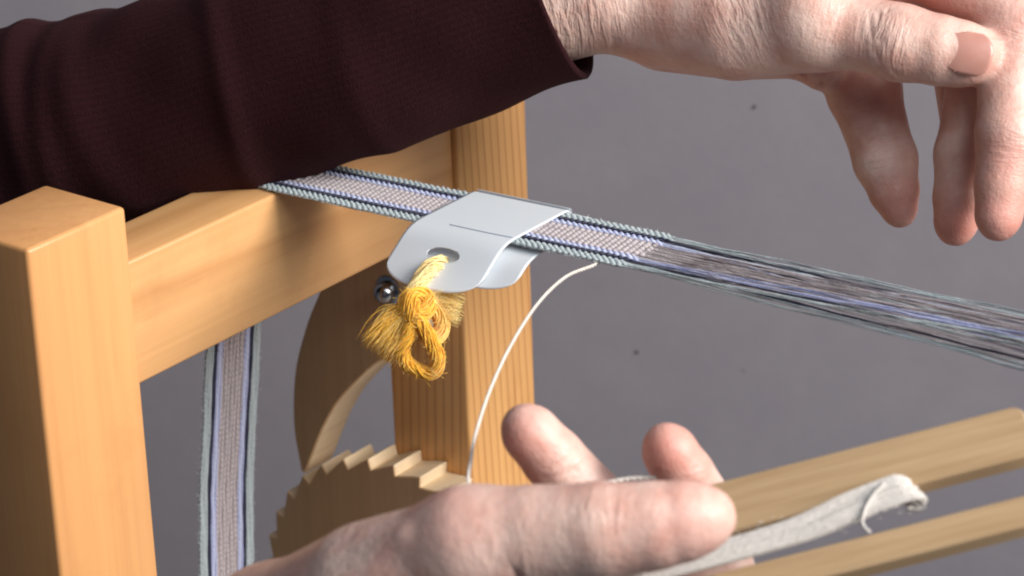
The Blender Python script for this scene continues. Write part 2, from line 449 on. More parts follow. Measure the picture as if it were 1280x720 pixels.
# pixel of the fold ends -> where along the band
def on_z(px, py, zl):
    d = CAM.T @ np.array([(px-640)/F_PX, (py-360)/F_PX, 1.]); q = d*((P0[2]+zl)/d[2])-P0
    return q @ U, q @ V
ya = on_z(600, 270, band_z(-7)+.15)[1]; yb2 = on_z(685, 290, band_z(-11)+.15)[1]
clip_o = W(XN+BW, (ya+yb2)/2, band_z((ya+yb2)/2))
clip = thing('plastic_clip', 'milky white plastic strip folded around the band with a punched hole and rounded ends', 'plastic clip', clip_o)
fv, ff, FP = flap(ya, yb2, BW+.24, 5.85, .56, .05, .13, hole=(.50, .76, .17, .050))
mesh('front_flap', fv, ff, m_plastic, clip, True, clip_o)
fv, ff, FP2 = flap(ya-.75, yb2-.75, BW+.2, 5.0, .52, .35, -.24)
mesh('back_flap', fv, ff, m_plastic, clip, True, clip_o)
j_ = int(round((BW+.24)/5.85*63))
mb = MB(); mb.add(tube(FP[14:-1, j_-1]+Z*.03, .017, 6)); k = plain('slate_line', srgb(136, 152, 174), .6); mb.build('stripe_showthrough', k.m, clip, clip_o)  # added line standing in for the navy stripe showing through the plastic
# the fold that joins both flaps at the far selvedge
mb = MB()
ys_ = np.linspace(ya-.02, yb2+.02, 20)
th_ = np.linspace(-math.pi/2, math.pi/2, 9)
vv = []
for r_ in (.215, .17):
    for y_ in ys_:
        for t_ in th_:
            vv.append(W(XN+BW+.12+r_*math.cos(t_)*.7, y_, band_z(y_)-.035+r_*math.sin(t_)))
ffc = []
for i in range(19):
    for j in range(8):
        q = [i*9+j, i*9+j+1, (i+1)*9+j+1, (i+1)*9+j]; ffc.append(q); ffc.append([z+180 for z in q[::-1]])
mesh('fold', np.array(vv), ffc, m_plastic, clip, True, clip_o)

# ------------------------------------------------------------------ golden yarn bow
def yarn_mat(name, c1, c2, c3):
    k = N(name)
    t_ = k.n('Attribute', attribute_name='tone').outputs['Fac']
    n_ = k.noise(k.coord((1, 1, 1)), 700., 3., .7)
    c = k.mix(n_, c1, c2); c = k.mix(t_, c, c3)
    k.base(c, .9, .15); k.b.inputs['Sheen Weight'].default_value = .4
    k.b.inputs['Subsurface Weight'].default_value = .35; k.b.inputs['Subsurface Radius'].default_value = (.006, .004, .002)
    k.bump(n_, .4, .0006); return k.m
m_gold = yarn_mat('golden_yarn', srgb(254, 198, 72), srgb(248, 174, 46), srgb(255, 232, 170))
DT = (CAM @ W(XN-1.6, (ya+yb2)/2, -3.6))[2]     # distance of the clip's tip
FPX = FP.reshape(-1, 3) @ CAM.T; FPP = np.stack([640+F_PX*FPX[:, 0]/FPX[:, 2], 360+F_PX*FPX[:, 1]/FPX[:, 2]], 1)
def flap_d(px, py): return FPX[np.argmin(np.hypot(FPP[:, 0]-px, FPP[:, 1]-py)), 2]
DT = flap_d(552, 362)
def PT(px, py, dd=0.): return unproj(px, py, DT+dd)
def PF(px, py, dd=0.): return unproj(px, py, flap_d(px, py)+dd)
bow_o = PT(553, 376)
bow = thing('yarn_tie', 'golden yellow wool yarn knotted in a bow through the hole of the plastic clip', 'yarn', bow_o)
def twisted(pts, r, n=60, ply=2, tw=.55, mbx=None, tone=0., fuzz=60, fz=.14):
    """soft loosely spun yarn: many fine fibres wandering round a path, with stray ends"""
    p, s = resample(catmull(pts, n*3), .04); t, a, b = frames(p); m = len(p)
    mbx.add(tube(p, r*(.93+.07*np.sin(s*5.+1)), 8), tone)
    for q in range(int(70*r/.2)):
        ph0 = rng.uniform(0, 2*math.pi); rr = r*math.sqrt(rng.uniform(.55, 1.35)); tw_ = rng.uniform(3.0, 5.)
        ph = ph0+2*math.pi*s/tw_+.5*np.sin(s*rng.uniform(1, 3)+q)
        rad = rr*(1+.18*np.sin(s*rng.uniform(2, 5)+q*1.7))
        mbx.add(tube(p+a*(rad*np.cos(ph))[:, None]+b*(rad*np.sin(ph))[:, None], .024, 4), np.clip(tone+rng.normal()*.06, 0, 1))
    for q in range(int(fuzz*1.6)):
        i = rng.integers(0, m); d = a[i]*rng.normal()+b[i]*rng.normal()+t[i]*rng.normal()*.8
        d *= rng.uniform(.4, 1)*fz*2.0/np.linalg.norm(d); c_ = rng.normal(size=3)*.07
        mbx.add(tube(np.array([p[i]+d*.5, p[i]+d*1.1+t[i]*.03, p[i]+d*1.5+t[i]*.08+c_]), .007, 3), np.clip(tone+.1+rng.normal()*.15, 0, 1))
mb = MB(); twisted([PF(574, 338, .45), PF(570, 339, .05), PF(564, 342, -.20), PF(556, 351, -.24), PF(550, 362, -.26), PT(548, 372, -.4)], .24, mbx=mb, tone=.8, fuzz=40, fz=.1); mb.build('hole_strand', m_gold, bow, bow_o)  # same yarn, paler tone puts the light on this strand into its colour
mb = MB(); twisted([PT(550, 364, -.2), PT(541, 373, -.6), PT(547, 386, -.8), PT(560, 380, -.7), PT(558, 368, -.45), PT(546, 370, -.85), PT(549, 390, -.85), PT(556, 386, -.9)], .22, mbx=mb, fuzz=160)
mb.build('knot', m_gold, bow, bow_o)
mb = MB(); twisted([PT(550, 384, -.8), PT(543, 402, -.85), PT(537, 418, -.7), PT(542, 431, -.5), PT(556, 438, -.45), PT(567, 438, -.55), PT(570, 426, -.75), PT(563, 408, -.95), PT(551, 388, -.9)], .19, mbx=mb, fuzz=260); mb.build('bow_loop', m_gold, bow, bow_o)
mb = MB(); twisted([PT(554, 380, -.6), PT(563, 376, -.5), PT(572, 385, -.35), PT(574, 398, -.25), PT(566, 408, -.3), PT(558, 402, -.5), PT(553, 390, -.7)], .20, mbx=mb, tone=.3, fuzz=220); mb.build('bow_loop', m_gold, bow, bow_o)
def tail(p0, p1, w0, w1, n, tone, r=.018, back=.0, sag=.1):
    mbx = MB(); dirn = p1-p0; L = np.linalg.norm(dirn); dirn = dirn/L
    side = np.cross(dirn, CAM[2]); side /= np.linalg.norm(side)
    for q in range(n):
        e0, e1 = rng.normal(0, .33, 2), rng.normal(0, .42, 2)
        e1[0] = rng.uniform(-.5, .5)+.1*rng.normal()
        a0 = p0+side*e0[0]*w0+CAM[2]*e0[1]*w0
        b0 = p0+dirn*L*(1-.45*rng.uniform(0, 1)**2.2+.06*rng.normal())+side*e1[0]*w1+CAM[2]*e1[1]*w1*.5
        m0 = (a0+b0)/2+side*(e0[0]*w0*.4+e1[0]*w1*.25+rng.normal()*.04)+Z*sag*rng.uniform(.3, 1)
        mbx.add(tube(catmull([a0, m0, b0], 8), np.linspace(r*1.2, r*.6, 8), 3), np.clip(tone+rng.normal()*.15, 0, 1))
    return mbx
tail(PT(548, 378, -.6), PT(514, 420, -.5), .36, 1.15, 760, .12, r=.014).build('tail', m_gold, bow, bow_o)
tail(PT(556, 374, -.4), PT(592, 381, -.2), .3, .85, 360, .5, r=.009).build('tail', m_gold, bow, bow_o)

# ------------------------------------------------------------------ skin by signed distance
def surface_nets(Fd, org, h):
    ins = Fd < 0
    nx, ny, nz = Fd.shape
    cnt = np.zeros((nx-1, ny-1, nz-1), np.int8)
    for a in (0, 1):
        for b in (0, 1):
            for c in (0, 1): cnt += ins[a:nx-1+a, b:ny-1+b, c:nz-1+c]
    act = (cnt > 0) & (cnt < 8)
    ijk = np.argwhere(act); idx = -np.ones(act.shape, np.int64); idx[act] = np.arange(len(ijk))
    acc = np.zeros((len(ijk), 3)); num = np.zeros(len(ijk))
    cs = [(a, b, c) for a in (0, 1) for b in (0, 1) for c in (0, 1)]
    for p in cs:
        for ax in range(3):
            if p[ax]: continue
            q = list(p); q[ax] = 1
            fa = Fd[ijk[:, 0]+p[0], ijk[:, 1]+p[1], ijk[:, 2]+p[2]]; fb = Fd[ijk[:, 0]+q[0], ijk[:, 1]+q[1], ijk[:, 2]+q[2]]
            cr_ = (fa < 0) != (fb < 0); t = np.where(cr_, fa/(fa-fb+1e-12), 0)
            pt = np.tile(np.array(p, float), (len(ijk), 1)); pt[:, ax] += t
            acc[cr_] += pt[cr_]; num += cr_
    V_ = (ijk+acc/num[:, None])*h+org
    quads = []
    for ax in range(3):
        b, c = (ax+1) % 3, (ax+2) % 3
        sl = [slice(None)]*3; sl2 = [slice(None)]*3; sl[ax] = slice(0, -1); sl2[ax] = slice(1, None)
        d = ins[tuple(sl)] != ins[tuple(sl2)]
        e = np.argwhere(d); e = e[(e[:, b] > 0) & (e[:, c] > 0)]
        ok = (e[:, b] < Fd.shape[b]-1) & (e[:, c] < Fd.shape[c]-1); e = e[ok]
        flip = ins[tuple(sl)][e[:, 0], e[:, 1], e[:, 2]]
        o = []
        for (db, dc) in ((-1, -1), (0, -1), (0, 0), (-1, 0)):
            g = e.copy(); g[:, b] += db; g[:, c] += dc; o.append(idx[g[:, 0], g[:, 1], g[:, 2]])
        q = np.stack(o, 1); q[~flip] = q[~flip][:, ::-1]; quads.append(q)
    return V_, np.vstack(quads)
class Skin:
    def __init__(s, h=.075): s.p = []; s.h = h; s.flush = []; s.cre = []; s.zone = []
    def chain(s, pts, rad, k=.35, tip=False):
        if tip:
            a, b, ra, rb = np.asarray(pts[-2], float), np.asarray(pts[-1], float), rad[-2], rad[-1]
            u_ = (b-a)/np.linalg.norm(b-a)
            pts = list(pts[:-1])+[a+(b-a)*.62, b-u_*.12*rb, b+u_*.20*rb, b+u_*.38*rb]
            rad = list(rad[:-1])+[ra+(rb-ra)*.42, rb*1.02, rb*.84, rb*.64]
        s.p.append(([np.asarray(q, float) for q in pts], [r+k*.11 for r in rad], k))
    def ball(s, p, r, k=.5): s.p.append(([np.asarray(p, float), np.asarray(p, float)+1e-3], [r, r], k))
    def build(s):
        A = np.array([q-r-.4 for ps, rs, k in s.p for q, r in zip(ps, rs)]); B = np.array([q+r+.4 for ps, rs, k in s.p for q, r in zip(ps, rs)])
        lo, hi = A.min(0), B.max(0); h = s.h; dim = np.ceil((hi-lo)/h).astype(int)+1
        Fd = np.full(dim, 9., np.float32)
        ax = [(lo[i]+h*np.arange(dim[i])).astype(np.float32) for i in range(3)]
        for (ps, rs, k) in s.p:
            m = max(rs)+k+.5; mn, mx_ = np.min(ps, 0), np.max(ps, 0)
            i0 = np.clip(np.floor((mn-m-lo)/h).astype(int), 0, dim-1); i1 = np.clip(np.ceil((mx_+m-lo)/h).astype(int)+1, 1, dim)
            sl = tuple(slice(i0[i], i1[i]) for i in range(3))
            X_ = ax[0][sl[0]][:, None, None]; Y_ = ax[1][sl[1]][None, :, None]; Z_ = ax[2][sl[2]][None, None, :]
            D_ = None
            for a, b, ra, rb in zip(ps[:-1], ps[1:], rs[:-1], rs[1:]):
                ab = b-a; hL = max(float(np.linalg.norm(ab)), 1e-6); ab = (ab/hL).astype(np.float32)   # true round cone
                sn = float(np.clip((ra-rb)/hL, -.95, .95)); cs_ = math.sqrt(1-sn*sn)
                y_ = (X_-a[0])*ab[0]+(Y_-a[1])*ab[1]+(Z_-a[2])*ab[2]
                r2 = (X_-a[0])**2+(Y_-a[1])**2+(Z_-a[2])**2; x_ = np.sqrt(np.maximum(r2-y_*y_, 0))
                kq = y_*cs_-x_*sn
                d = np.where(kq < 0, np.sqrt(r2)-ra, np.where(kq > cs_*hL, np.sqrt(x_*x_+(y_-hL)**2)-rb, x_*cs_+y_*sn-ra)).astype(np.float32)
                if D_ is None: D_ = d
                else:
                    kk = .10; hh = np.clip(.5+.5*(d-D_)/kk, 0, 1); D_ = d+(D_-d)*hh-kk*hh*(1-hh)
            f = Fd[sl]; hh = np.clip(.5+.5*(D_-f)/k, 0, 1)
            Fd[sl] = np.where(f > 8, np.minimum(D_, f), D_+(f-D_)*hh-k*hh*(1-hh))
        for _ in range(2):                     # one soft pass takes the hard bends out
            for a_ in range(3):
                G = Fd.copy(); sA = [slice(None)]*3; sB = [slice(None)]*3; sC = [slice(None)]*3
                sA[a_] = slice(0, -2); sB[a_] = slice(1, -1); sC[a_] = slice(2, None)
                G[tuple(sB)] = .25*Fd[tuple(sA)]+.5*Fd[tuple(sB)]+.25*Fd[tuple(sC)]; Fd = G
        v, q = surface_nets(Fd, lo, h)
        # normals for fine displacement
        def normals():
            n_ = np.zeros_like(v); c_ = np.cross(v[q[:, 2]]-v[q[:, 0]], v[q[:, 3]]-v[q[:, 1]])
            for c in range(4): np.add.at(n_, q[:, c], c_)
            return n_/(np.linalg.norm(n_, axis=1)[:, None]+1e-9)
        n_ = normals()
        def dist(chain):
            ch = np.asarray(chain, float); best = np.full(len(v), 9.)
            for i in range(len(ch)-1):
                a, b = ch[i], ch[i+1]; ab = b-a; t = np.clip(((v-a) @ ab)/(ab @ ab), 0, 1)
                best = np.minimum(best, np.linalg.norm(v-a-t[:, None]*ab, axis=1))
            return best
        disp = np.zeros(len(v))
        for (ch, wd, dep) in s.cre: disp -= dep*np.exp(-(dist(ch)/wd)**2)
        fl = np.zeros(len(v))
        for (p, r, a) in s.flush: fl = np.maximum(fl, a*np.exp(-(np.linalg.norm(v-np.asarray(p), axis=1)/r)**2))
        v2 = v+n_*disp[:, None]
        s.v, s.n = v2, n_
        wk = np.zeros((len(v), 3))              # wrinkle field: along / across / strength
        for (c0, ax_, r_, a_) in s.zone:
            ax_ = np.asarray(ax_, float)/np.linalg.norm(ax_); ac = np.cross(ax_, CAM[2]); ac /= np.linalg.norm(ac)
            m_ = a_*np.exp(-(np.linalg.norm(v-c0, axis=1)/r_)**2); up_ = m_ > wk[:, 2]
            wk[up_] = np.stack([(v-c0) @ ax_, (v-c0) @ ac, m_], 1)[up_]
        s.wk = wk
        return v2, q, fl
def near_surface(sk, px, py, d):            # pull a sight-line point onto the skin facing the camera
    ray = unproj(px, py, 1.); ray /= np.linalg.norm(ray)
    t = sk.v @ ray; off = np.linalg.norm(sk.v-t[:, None]*ray, axis=1)
    m = off < .12
    if not m.any(): return unproj(px, py, d)
    return ray*t[m].min()

k = N('skin')
fl = k.n('Attribute', attribute_name='flush').outputs['Fac']
v = k.coord((1, 1, 1))
n1 = k.noise(v, 70., 4., .6); n2 = k.noise(v, 420., 3., .6); n3 = k.noise(v, 28., 2., .5)
c = k.mix(k.ramp(n1, [(.40, (0, 0, 0)), (.62, (1, 1, 1))]), srgb(228, 195, 181), srgb(212, 166, 151))
c = k.mix(k.math('MULTIPLY', k.ramp(n3, [(.5, (0, 0, 0)), (.7, (1, 1, 1))]), .35), c, srgb(226, 198, 184))
c = k.mix(fl, c, srgb(204, 126, 113))
k.base(c, .42, .45); k.b.inputs['Subsurface Weight'].default_value = .22; k.b.inputs['Subsurface Radius'].default_value = (.0055, .0022, .0013); k.b.inputs['Subsurface Scale'].default_value = .7
vo = k.n('TexVoronoi', feature='DISTANCE_TO_EDGE'); k.l(v, vo.inputs['Vector']); vo.inputs['Scale'].default_value = 900.
sep = k.n('SeparateXYZ'); k.l(k.n('Attribute', attribute_name='wrk').outputs['Vector'], sep.inputs[0])
cmb = k.n('CombineXYZ'); k.l(k.math('MULTIPLY', sep.outputs[0], 3.4), cmb.inputs[0]); k.l(k.math('MULTIPLY', sep.outputs[1], .75), cmb.inputs[1])
wn = k.noise(cmb.outputs[0], 1., 2.5, .55, .35)
wrk = k.math('MULTIPLY', k.math('ABSOLUTE', k.math('SUBTRACT', wn, .5)), sep.outputs[2])
b0 = k.bump(wrk, .45, .007)
b1 = k.bump(vo.outputs['Distance'], .18, .0008, b0)
b2 = k.bump(n2, .3, .0010, b1); k.bump(n1, .25, .0025, b2)
m_skin = k.m
k = N('nail'); k.base(k.mix(k.noise(k.coord((200, 200, 200)), 1., 2.), srgb(208, 156, 142), srgb(194, 138, 124)), .28, .5)
k.b.inputs['Subsurface Weight'].default_value = .2; k.b.inputs['Subsurface Radius'].default_value = (.004, .0015, .001); m_nail = k.m

person = thing('person', 'person in a dark maroon knitted sweater reaching over the loom and holding a wooden shuttle', 'person', unproj(-150, 420, 104))
person_o = unproj(-150, 420, 104)

def nail(arm, sk, at_px, ax, wid, length, R, mat=None, lift=.01):
    """curved plate lying on a fingertip, centred where the line of sight at_px meets the skin, growing along ax"""
    cpt = near_surface(sk, *at_px, 0.); ax = np.asarray(ax, float)/np.linalg.norm(ax)
    j = np.argsort(np.linalg.norm(sk.v-cpt, axis=1))[:160]; nn = sk.n[j].mean(0)
    nn -= ax*(nn @ ax); nn /= np.linalg.norm(nn); sd = np.cross(nn, ax)
    n1_, n2_ = 19, 15; V_ = []
    for lay in (.022+lift, -.06):
        for i in range(n1_):
            s_ = -1+2*i/(n1_-1)
            hw = wid/2*(1-.10*max(0, -s_)**2)
            for q in range(n2_):
                c_ = -1+2*q/(n2_-1)
                end = math.sqrt(max(0., 1-.50*abs(c_)**3-(.46 if s_ < 0 else .22)*c_*c_))    # rounded root and free edge
                x_ = s_*length/2*end
                V_.append(cpt+ax*x_+sd*(c_*hw)+nn*(lay-(c_*hw)**2/(2*R)-.10*(x_+.1)**2))
    V_ = np.array(V_); M_ = n1_*n2_; f = []
    for i in range(n1_-1):
        for q in range(n2_-1):
            z = [i*n2_+q, i*n2_+q+1, (i+1)*n2_+q+1, (i+1)*n2_+q]; f.append(z[::-1]); f.append([y+M_ for y in z])
    bd = [q for q in range(n2_)]+[i*n2_+n2_-1 for i in range(1, n1_)]+[(n1_-1)*n2_+q for q in range(n2_-2, -1, -1)]+[i*n2_ for i in range(n1_-2, 0, -1)]
    for i in range(len(bd)):
        a, c = bd[i], bd[(i+1) % len(bd)]; f.append([a, c, c+M_, a+M_])
    return mesh('nail', V_, f, mat or m_nail, arm, True, person_o)

# ---- upper (left) hand, palm down, thumb towards the camera
P_ = unproj
HD = 14.0
def P_u(px, py, d): return unproj(px, py, d+HD)
sk = Skin(.066)
sk.chain([P_u(590, 104, 87.6), P_u(680, 77, 86.8), P_u(722, 69, 86.4), P_u(745, 64, 86.6)], [2.15, 2.17, 2.12, 2.05], .45)          # forearm to wrist
sk.chain([P_u(745, 60, 88.5), P_u(770, 62, 88.2)], [2.0, 2.0], .6)
wr = P_u(765, 82, 86.5)
mcp = [P_u(1022, 52, 83.2), P_u(1020, 36, 85.0), P_u(1000, 44, 86.8), P_u(965, 70, 88.2)]             # index..little
rads = [1.12, 1.10, 1.05, .98]
starts = [P_u(800, 78, 86.0), P_u(795, 66, 87.2), P_u(790, 66, 88.4), P_u(785, 82, 89.0)]
for a, b, r in zip(starts, mcp, rads): sk.chain([a, (np.array(a)+b)/2, b], [1.45, 1.30, r], .8)
# thumb: metacarpal, proximal, distal
sk.chain([P_u(778, 100, 86.0), P_u(850, 116, 84.2), P_u(925, 113, 82.8)], [1.55, 1.42, 1.22], .7)
sk.chain([P_u(925, 113, 82.8), P_u(965, 120, 82.2), P_u(1004, 130, 81.6)], [1.20, 1.02, 1.0], .35)
sk.chain([P_u(1004, 130, 81.6), P_u(1040, 137, 81.2), P_u(1071, 142, 81.0)], [1.0, .95, .80], .3, True)
# heel of the hand and skin fold under the thumb
sk.chain([P_u(785, 112, 87.5), P_u(850, 122, 86.8), P_u(905, 126, 86.2)], [1.35, 1.28, 1.1], .6)
sk.chain([P_u(914, 132, 85.9), P_u(934, 148, 85.8)], [.95, .84], .22)
# fingers
fing = [
  ([mcp[0], P_u(1092, 92, 82.4), P_u(1112, 118, 82.0), P_u(1106, 215, 80.8), P_u(1096, 294, 80.6)], [1.10, 1.0, 1.01, .86, .61]),
  ([mcp[1], P_u(1078, 110, 84.4), P_u(1082, 150, 84.0), P_u(1066, 235, 83.2), P_u(1056, 300, 83.0)], [1.06, .96, .97, .84, .58]),
  ([mcp[2], P_u(1030, 90, 86.4), P_u(1040, 120, 86.2), P_u(1030, 190, 86.0), P_u(1040, 240, 86.0)], [1.0, .92, .90, .78, .6]),
  ([mcp[3], P_u(962, 130, 86.6), P_u(970, 175, 86.0), P_u(990, 240, 85.4), P_u(1003, 286, 85.2)], [1.0, .96, 1.02, .86, .50])]
for pts, r in fing:
    if pts[1][1] > 0: pass
for n_, (pts, r) in enumerate(fing):
    if n_ == 2: continue
    sk.chain(pts, r, .22, True)
    for q in (2, 3): sk.ball(pts[q], r[q]*1.05, .25)
# ring finger folds behind the middle one
sk.chain([mcp[2], P_u(1030, 100, 86.8), P_u(1062, 150, 86.8), P_u(1070, 220, 86.0), P_u(1064, 280, 85.6)], [1.0, .92, .88, .78, .55], .2)
# tendons / folds at the thumb base, bump of the knuckle
sk.chain([P_u(800, 72, 84.6), P_u(835, 96, 83.2), P_u(868, 120, 82.7)], [.18, .16, .10], .35)
sk.chain([P_u(838, 66, 84.4), P_u(858, 92, 83.2), P_u(880, 112, 82.3)], [.16, .14, .08], .3)
sk.ball(P_u(918, 104, 82.4), 1.15, .5)
# wrinkles on the thumb's knuckle
for (x0, y0, x1, y1, dep) in ((983, 98, 1000, 160, .05), (992, 100, 1006, 156, .07), (975, 104, 988, 158, .04), (1004, 104, 1014, 150, .05), (966, 108, 976, 150, .03)):
    sk.cre.append(([P_u(x0, y0, 80.9), P_u((x0+x1)/2-5, (y0+y1)/2, 80.6), P_u(x1, y1, 80.9)], .07, dep*.8))
for (x0, y0, x1, y1) in ((912, 136, 914, 168), (928, 140, 931, 172), (944, 168, 962, 160)):
    sk.cre.append(([P_u(x0, y0, 85.2), P_u(x1, y1, 85.2)], .1, .09))
for (x0, y0, x1, y1, d_) in ((972, 222, 1012, 216, 84.6), (985, 245, 1018, 240, 84.5), (1052, 240, 1086, 238, 82.4), (1088, 222, 1124, 222, 80.1), (1090, 130, 1128, 128, 81.2)):
    sk.cre.append(([P_u(x0, y0, d_), P_u(x1, y1, d_)], .07, .06))
for p, r, a in ((P_u(790, 130, 85.5), 1.6, .35), (P_u(1092, 300, 80.6), 1.2, .8), (P_u(1056, 300, 82.6), 1.2, .75), (P_u(1003, 285, 84.8), 1.1, .6), (P_u(1110, 120, 82), 1.3, .8), (P_u(1040, 80, 83), 2.2, .75), (P_u(1071, 142, 80.6), .8, .35), (P_u(992, 130, 81), .7, .3),
                (P_u(975, 175, 85.2), 1.2, .45), (P_u(925, 150, 85.6), 1.2, .4), (P_u(820, 140, 86), 2.2, .3), (P_u(1075, 150, 83.5), 1.3, .6), (P_u(1095, 230, 80.4), 1.3, .5)):
    sk.flush.append((p, r, a))
for c0, c1, r_, a_ in (((992, 128, 81), (1030, 136, 80.5), .85, 1.), ((860, 105, 82.5), (892, 92, 82.2), 1.5, .55), ((930, 110, 82), (960, 118, 81.8), 1.0, .4), ((1110, 128, 81), (1108, 170, 81), .9, .7), ((1104, 222, 80.3), (1100, 260, 80.3), .7, .6),
                       ((1070, 235, 82.6), (1062, 270, 82.6), .7, .6), ((985, 228, 84.8), (995, 262, 84.6), .8, .7), ((970, 175, 85.4), (980, 200, 85.2), .8, .6), ((770, 120, 86), (810, 122, 86), 1.3, .5), ((930, 155, 85.4), (960, 165, 85.4), .9, .9)):
    sk.zone.append((P_u(*c0), P_u(*c1)-P_u(*c0), r_, a_))
sk.zone.append((P_u(700, 100, 84.5), P_u(740, 92, 84.5)-P_u(700, 100, 84.5), 2.2, .6))
for dx_, dp_ in ((737, .11), (726, .05), (715, .04)):
    sk.cre.append(([P_u(dx_+2, 40, 83.9), P_u(dx_+1, 90, 83.8), P_u(dx_, 120, 84.3), P_u(dx_-3, 142, 85.6)], .12, dp_))
sk.p = [(ps, [r*1.155 for r in rs], kk_*1.1) for (ps, rs, kk_) in sk.p]
v, q, fl = sk.build()
arm = mesh('arm', v, q, m_skin, person, True, person_o, {'flush': fl, 'wrk': sk.wk}); arm['label'] = 'upper hand with palm down and thumb towards the viewer'
nail(arm, sk, (1064, 139), P_u(1071, 142, 81.0)-P_u(1004, 130, 81.6), 1.36, 1.78, 1.45)

# ---- lower (right) hand, palm up, holding the shuttle under the thumb
sl = Skin(.066)
sl.chain([P_(255, 900, 84), P_(345, 770, 80.5), P_(420, 690, 78.2)], [2.6, 2.2, 1.95], .7)
sl.chain([P_(415, 688, 78.0), P_(505, 640, 75.6), P_(600, 603, 74.0)], [1.58, 1.55, 1.30], .7)            # thumb metacarpal and ball
sl.chain([P_(460, 690, 77.0), P_(540, 656, 75.6), P_(610, 642, 75.0)], [1.7, 1.75, 1.5], .8)
sl.chain([P_(600, 600, 74.0), P_(660, 593, 73.5), P_(722, 588, 73.0), P_(772, 583, 72.8), P_(815, 576, 72.7)], [1.34, 1.20, 1.14, 1.02, .80], .6, True)
mc = [P_(672, 650, 77.5), P_(640, 668, 79.0), P_(610, 684, 80.2), P_(580, 700, 81.0)]
st = [P_(445, 692, 78.5), P_(440, 700, 79.3), P_(435, 708, 80.0), P_(430, 716, 80.6)]
for a, b in zip(st, mc): sl.chain([a, b], [1.45, 1.15], .9)
fg = [([mc[0], P_(770, 668, 78.8), P_(838, 636, 80.4), P_(825, 575, 80.6), P_(787, 512, 79.8)], [1.08, .98, .92, .86, .70]),
      ([mc[1], P_(720, 678, 80.5), P_(775, 640, 82.0), P_(715, 560, 81.2), P_(656, 495, 80.4)], [1.05, .98, .94, .90, .74]),
      ([mc[2], P_(690, 690, 82.0), P_(730, 655, 83.2), P_(690, 600, 82.8), P_(650, 575, 82.0)], [1.0, .92, .86, .8, .62]),
      ([mc[3], P_(650, 700, 82.8), P_(690, 672, 83.8), P_(655, 630, 83.4), P_(620, 610, 82.8)], [.9, .8, .76, .7, .55])]
for pts, r in fg: sl.chain(pts, r, .22, True)
# tendons and creases
sl.chain([P_(452, 648, 76.2), P_(490, 622, 74.9), P_(540, 594, 73.6)], [.16, .16, .08], .5)
sl.chain([P_(425, 668, 76.8), P_(455, 640, 76.0), P_(480, 620, 75.2)], [.14, .14, .08], .4)
sl.cre.append(([P_(632, 612, 72.7), P_(642, 622, 72.6), P_(650, 640, 72.7)], .10, .12))
for (x0, y0, x1, y1, dep) in ((712, 542, 728, 590, .05), (720, 541, 738, 584, .045), (705, 546, 716, 580, .03), (728, 542, 750, 578, .03)):
    sl.cre.append(([P_(x0, y0, 71.9), P_((x0+x1)/2+4, (y0+y1)/2, 71.6), P_(x1, y1, 71.7)], .05, dep*.25))
sl.cre.append(([P_(668, 540, 80), P_(700, 530, 80)], .1, .04))
for p, r, a in ((P_(640, 505, 79.7), 1.4, .55), (P_(778, 515, 79.2), 1.2, .6), (P_(570, 575, 73), 1.6, .3), (P_(815, 585, 72.0), 1.5, .35), (P_(600, 625, 73.6), 1.3, .3), (P_(420, 640, 76), 1.5, .3)):
    sl.flush.append((p, r, a))
for c0, c1, r_, a_ in (((722, 565, 71.8), (770, 562, 71.6), .7, .4), ((640, 610, 73), (690, 606, 72.6), .9, .4), ((500, 625, 74.6), (530, 660, 74.6), 1.6, .3), ((690, 535, 80), (670, 510, 80), .8, .5), ((800, 550, 80), (792, 525, 80), .7, .5)):
    sl.zone.append((P_(*c0), P_(*c1)-P_(*c0), r_, a_))
v, q, fl2 = sl.build()
arm2 = mesh('arm', v, q, m_skin, person, True, person_o, {'flush': fl2, 'wrk': sl.wk}); arm2['label'] = 'lower hand with palm up and thumb pressed on the shuttle'


# ---- sleeves
k = N('maroon_knit')
st_ = k.coord((1, 1, 1), attr='st')
wv = k.n('TexWave', wave_type='BANDS', bands_direction='Y', wave_profile='SIN'); k.l(st_, wv.inputs['Vector']); wv.inputs['Scale'].default_value = 1.25; wv.inputs['Distortion'].default_value = .6
wx = k.n('TexWave', wave_type='BANDS', bands_direction='X', wave_profile='SIN'); k.l(st_, wx.inputs['Vector']); wx.inputs['Scale'].default_value = 1.6; wx.inputs['Distortion'].default_value = .6
hh = k.math('ADD', wv.outputs['Fac'], k.math('MULTIPLY', wx.outputs['Fac'], .6))
nz_ = k.noise(st_, 14., 3., .6)
c = k.mix(wv.outputs['Fac'], srgb(40, 17, 20), srgb(49, 22, 25)); c = k.mix(nz_, c, srgb(38, 16, 19))
k.base(c, .95, .1); k.b.inputs['Sheen Weight'].default_value = .08; k.b.inputs['Sheen Tint'].default_value = srgb(190, 120, 130)
b_ = k.bump(wv.outputs['Fac'], .05, .0006); pil = k.noise(st_, 3.2, 4., .65); b_ = k.bump(pil, .2, .003, b_); k.bump(nz_, .5, .001, b_); m_knit = k.m

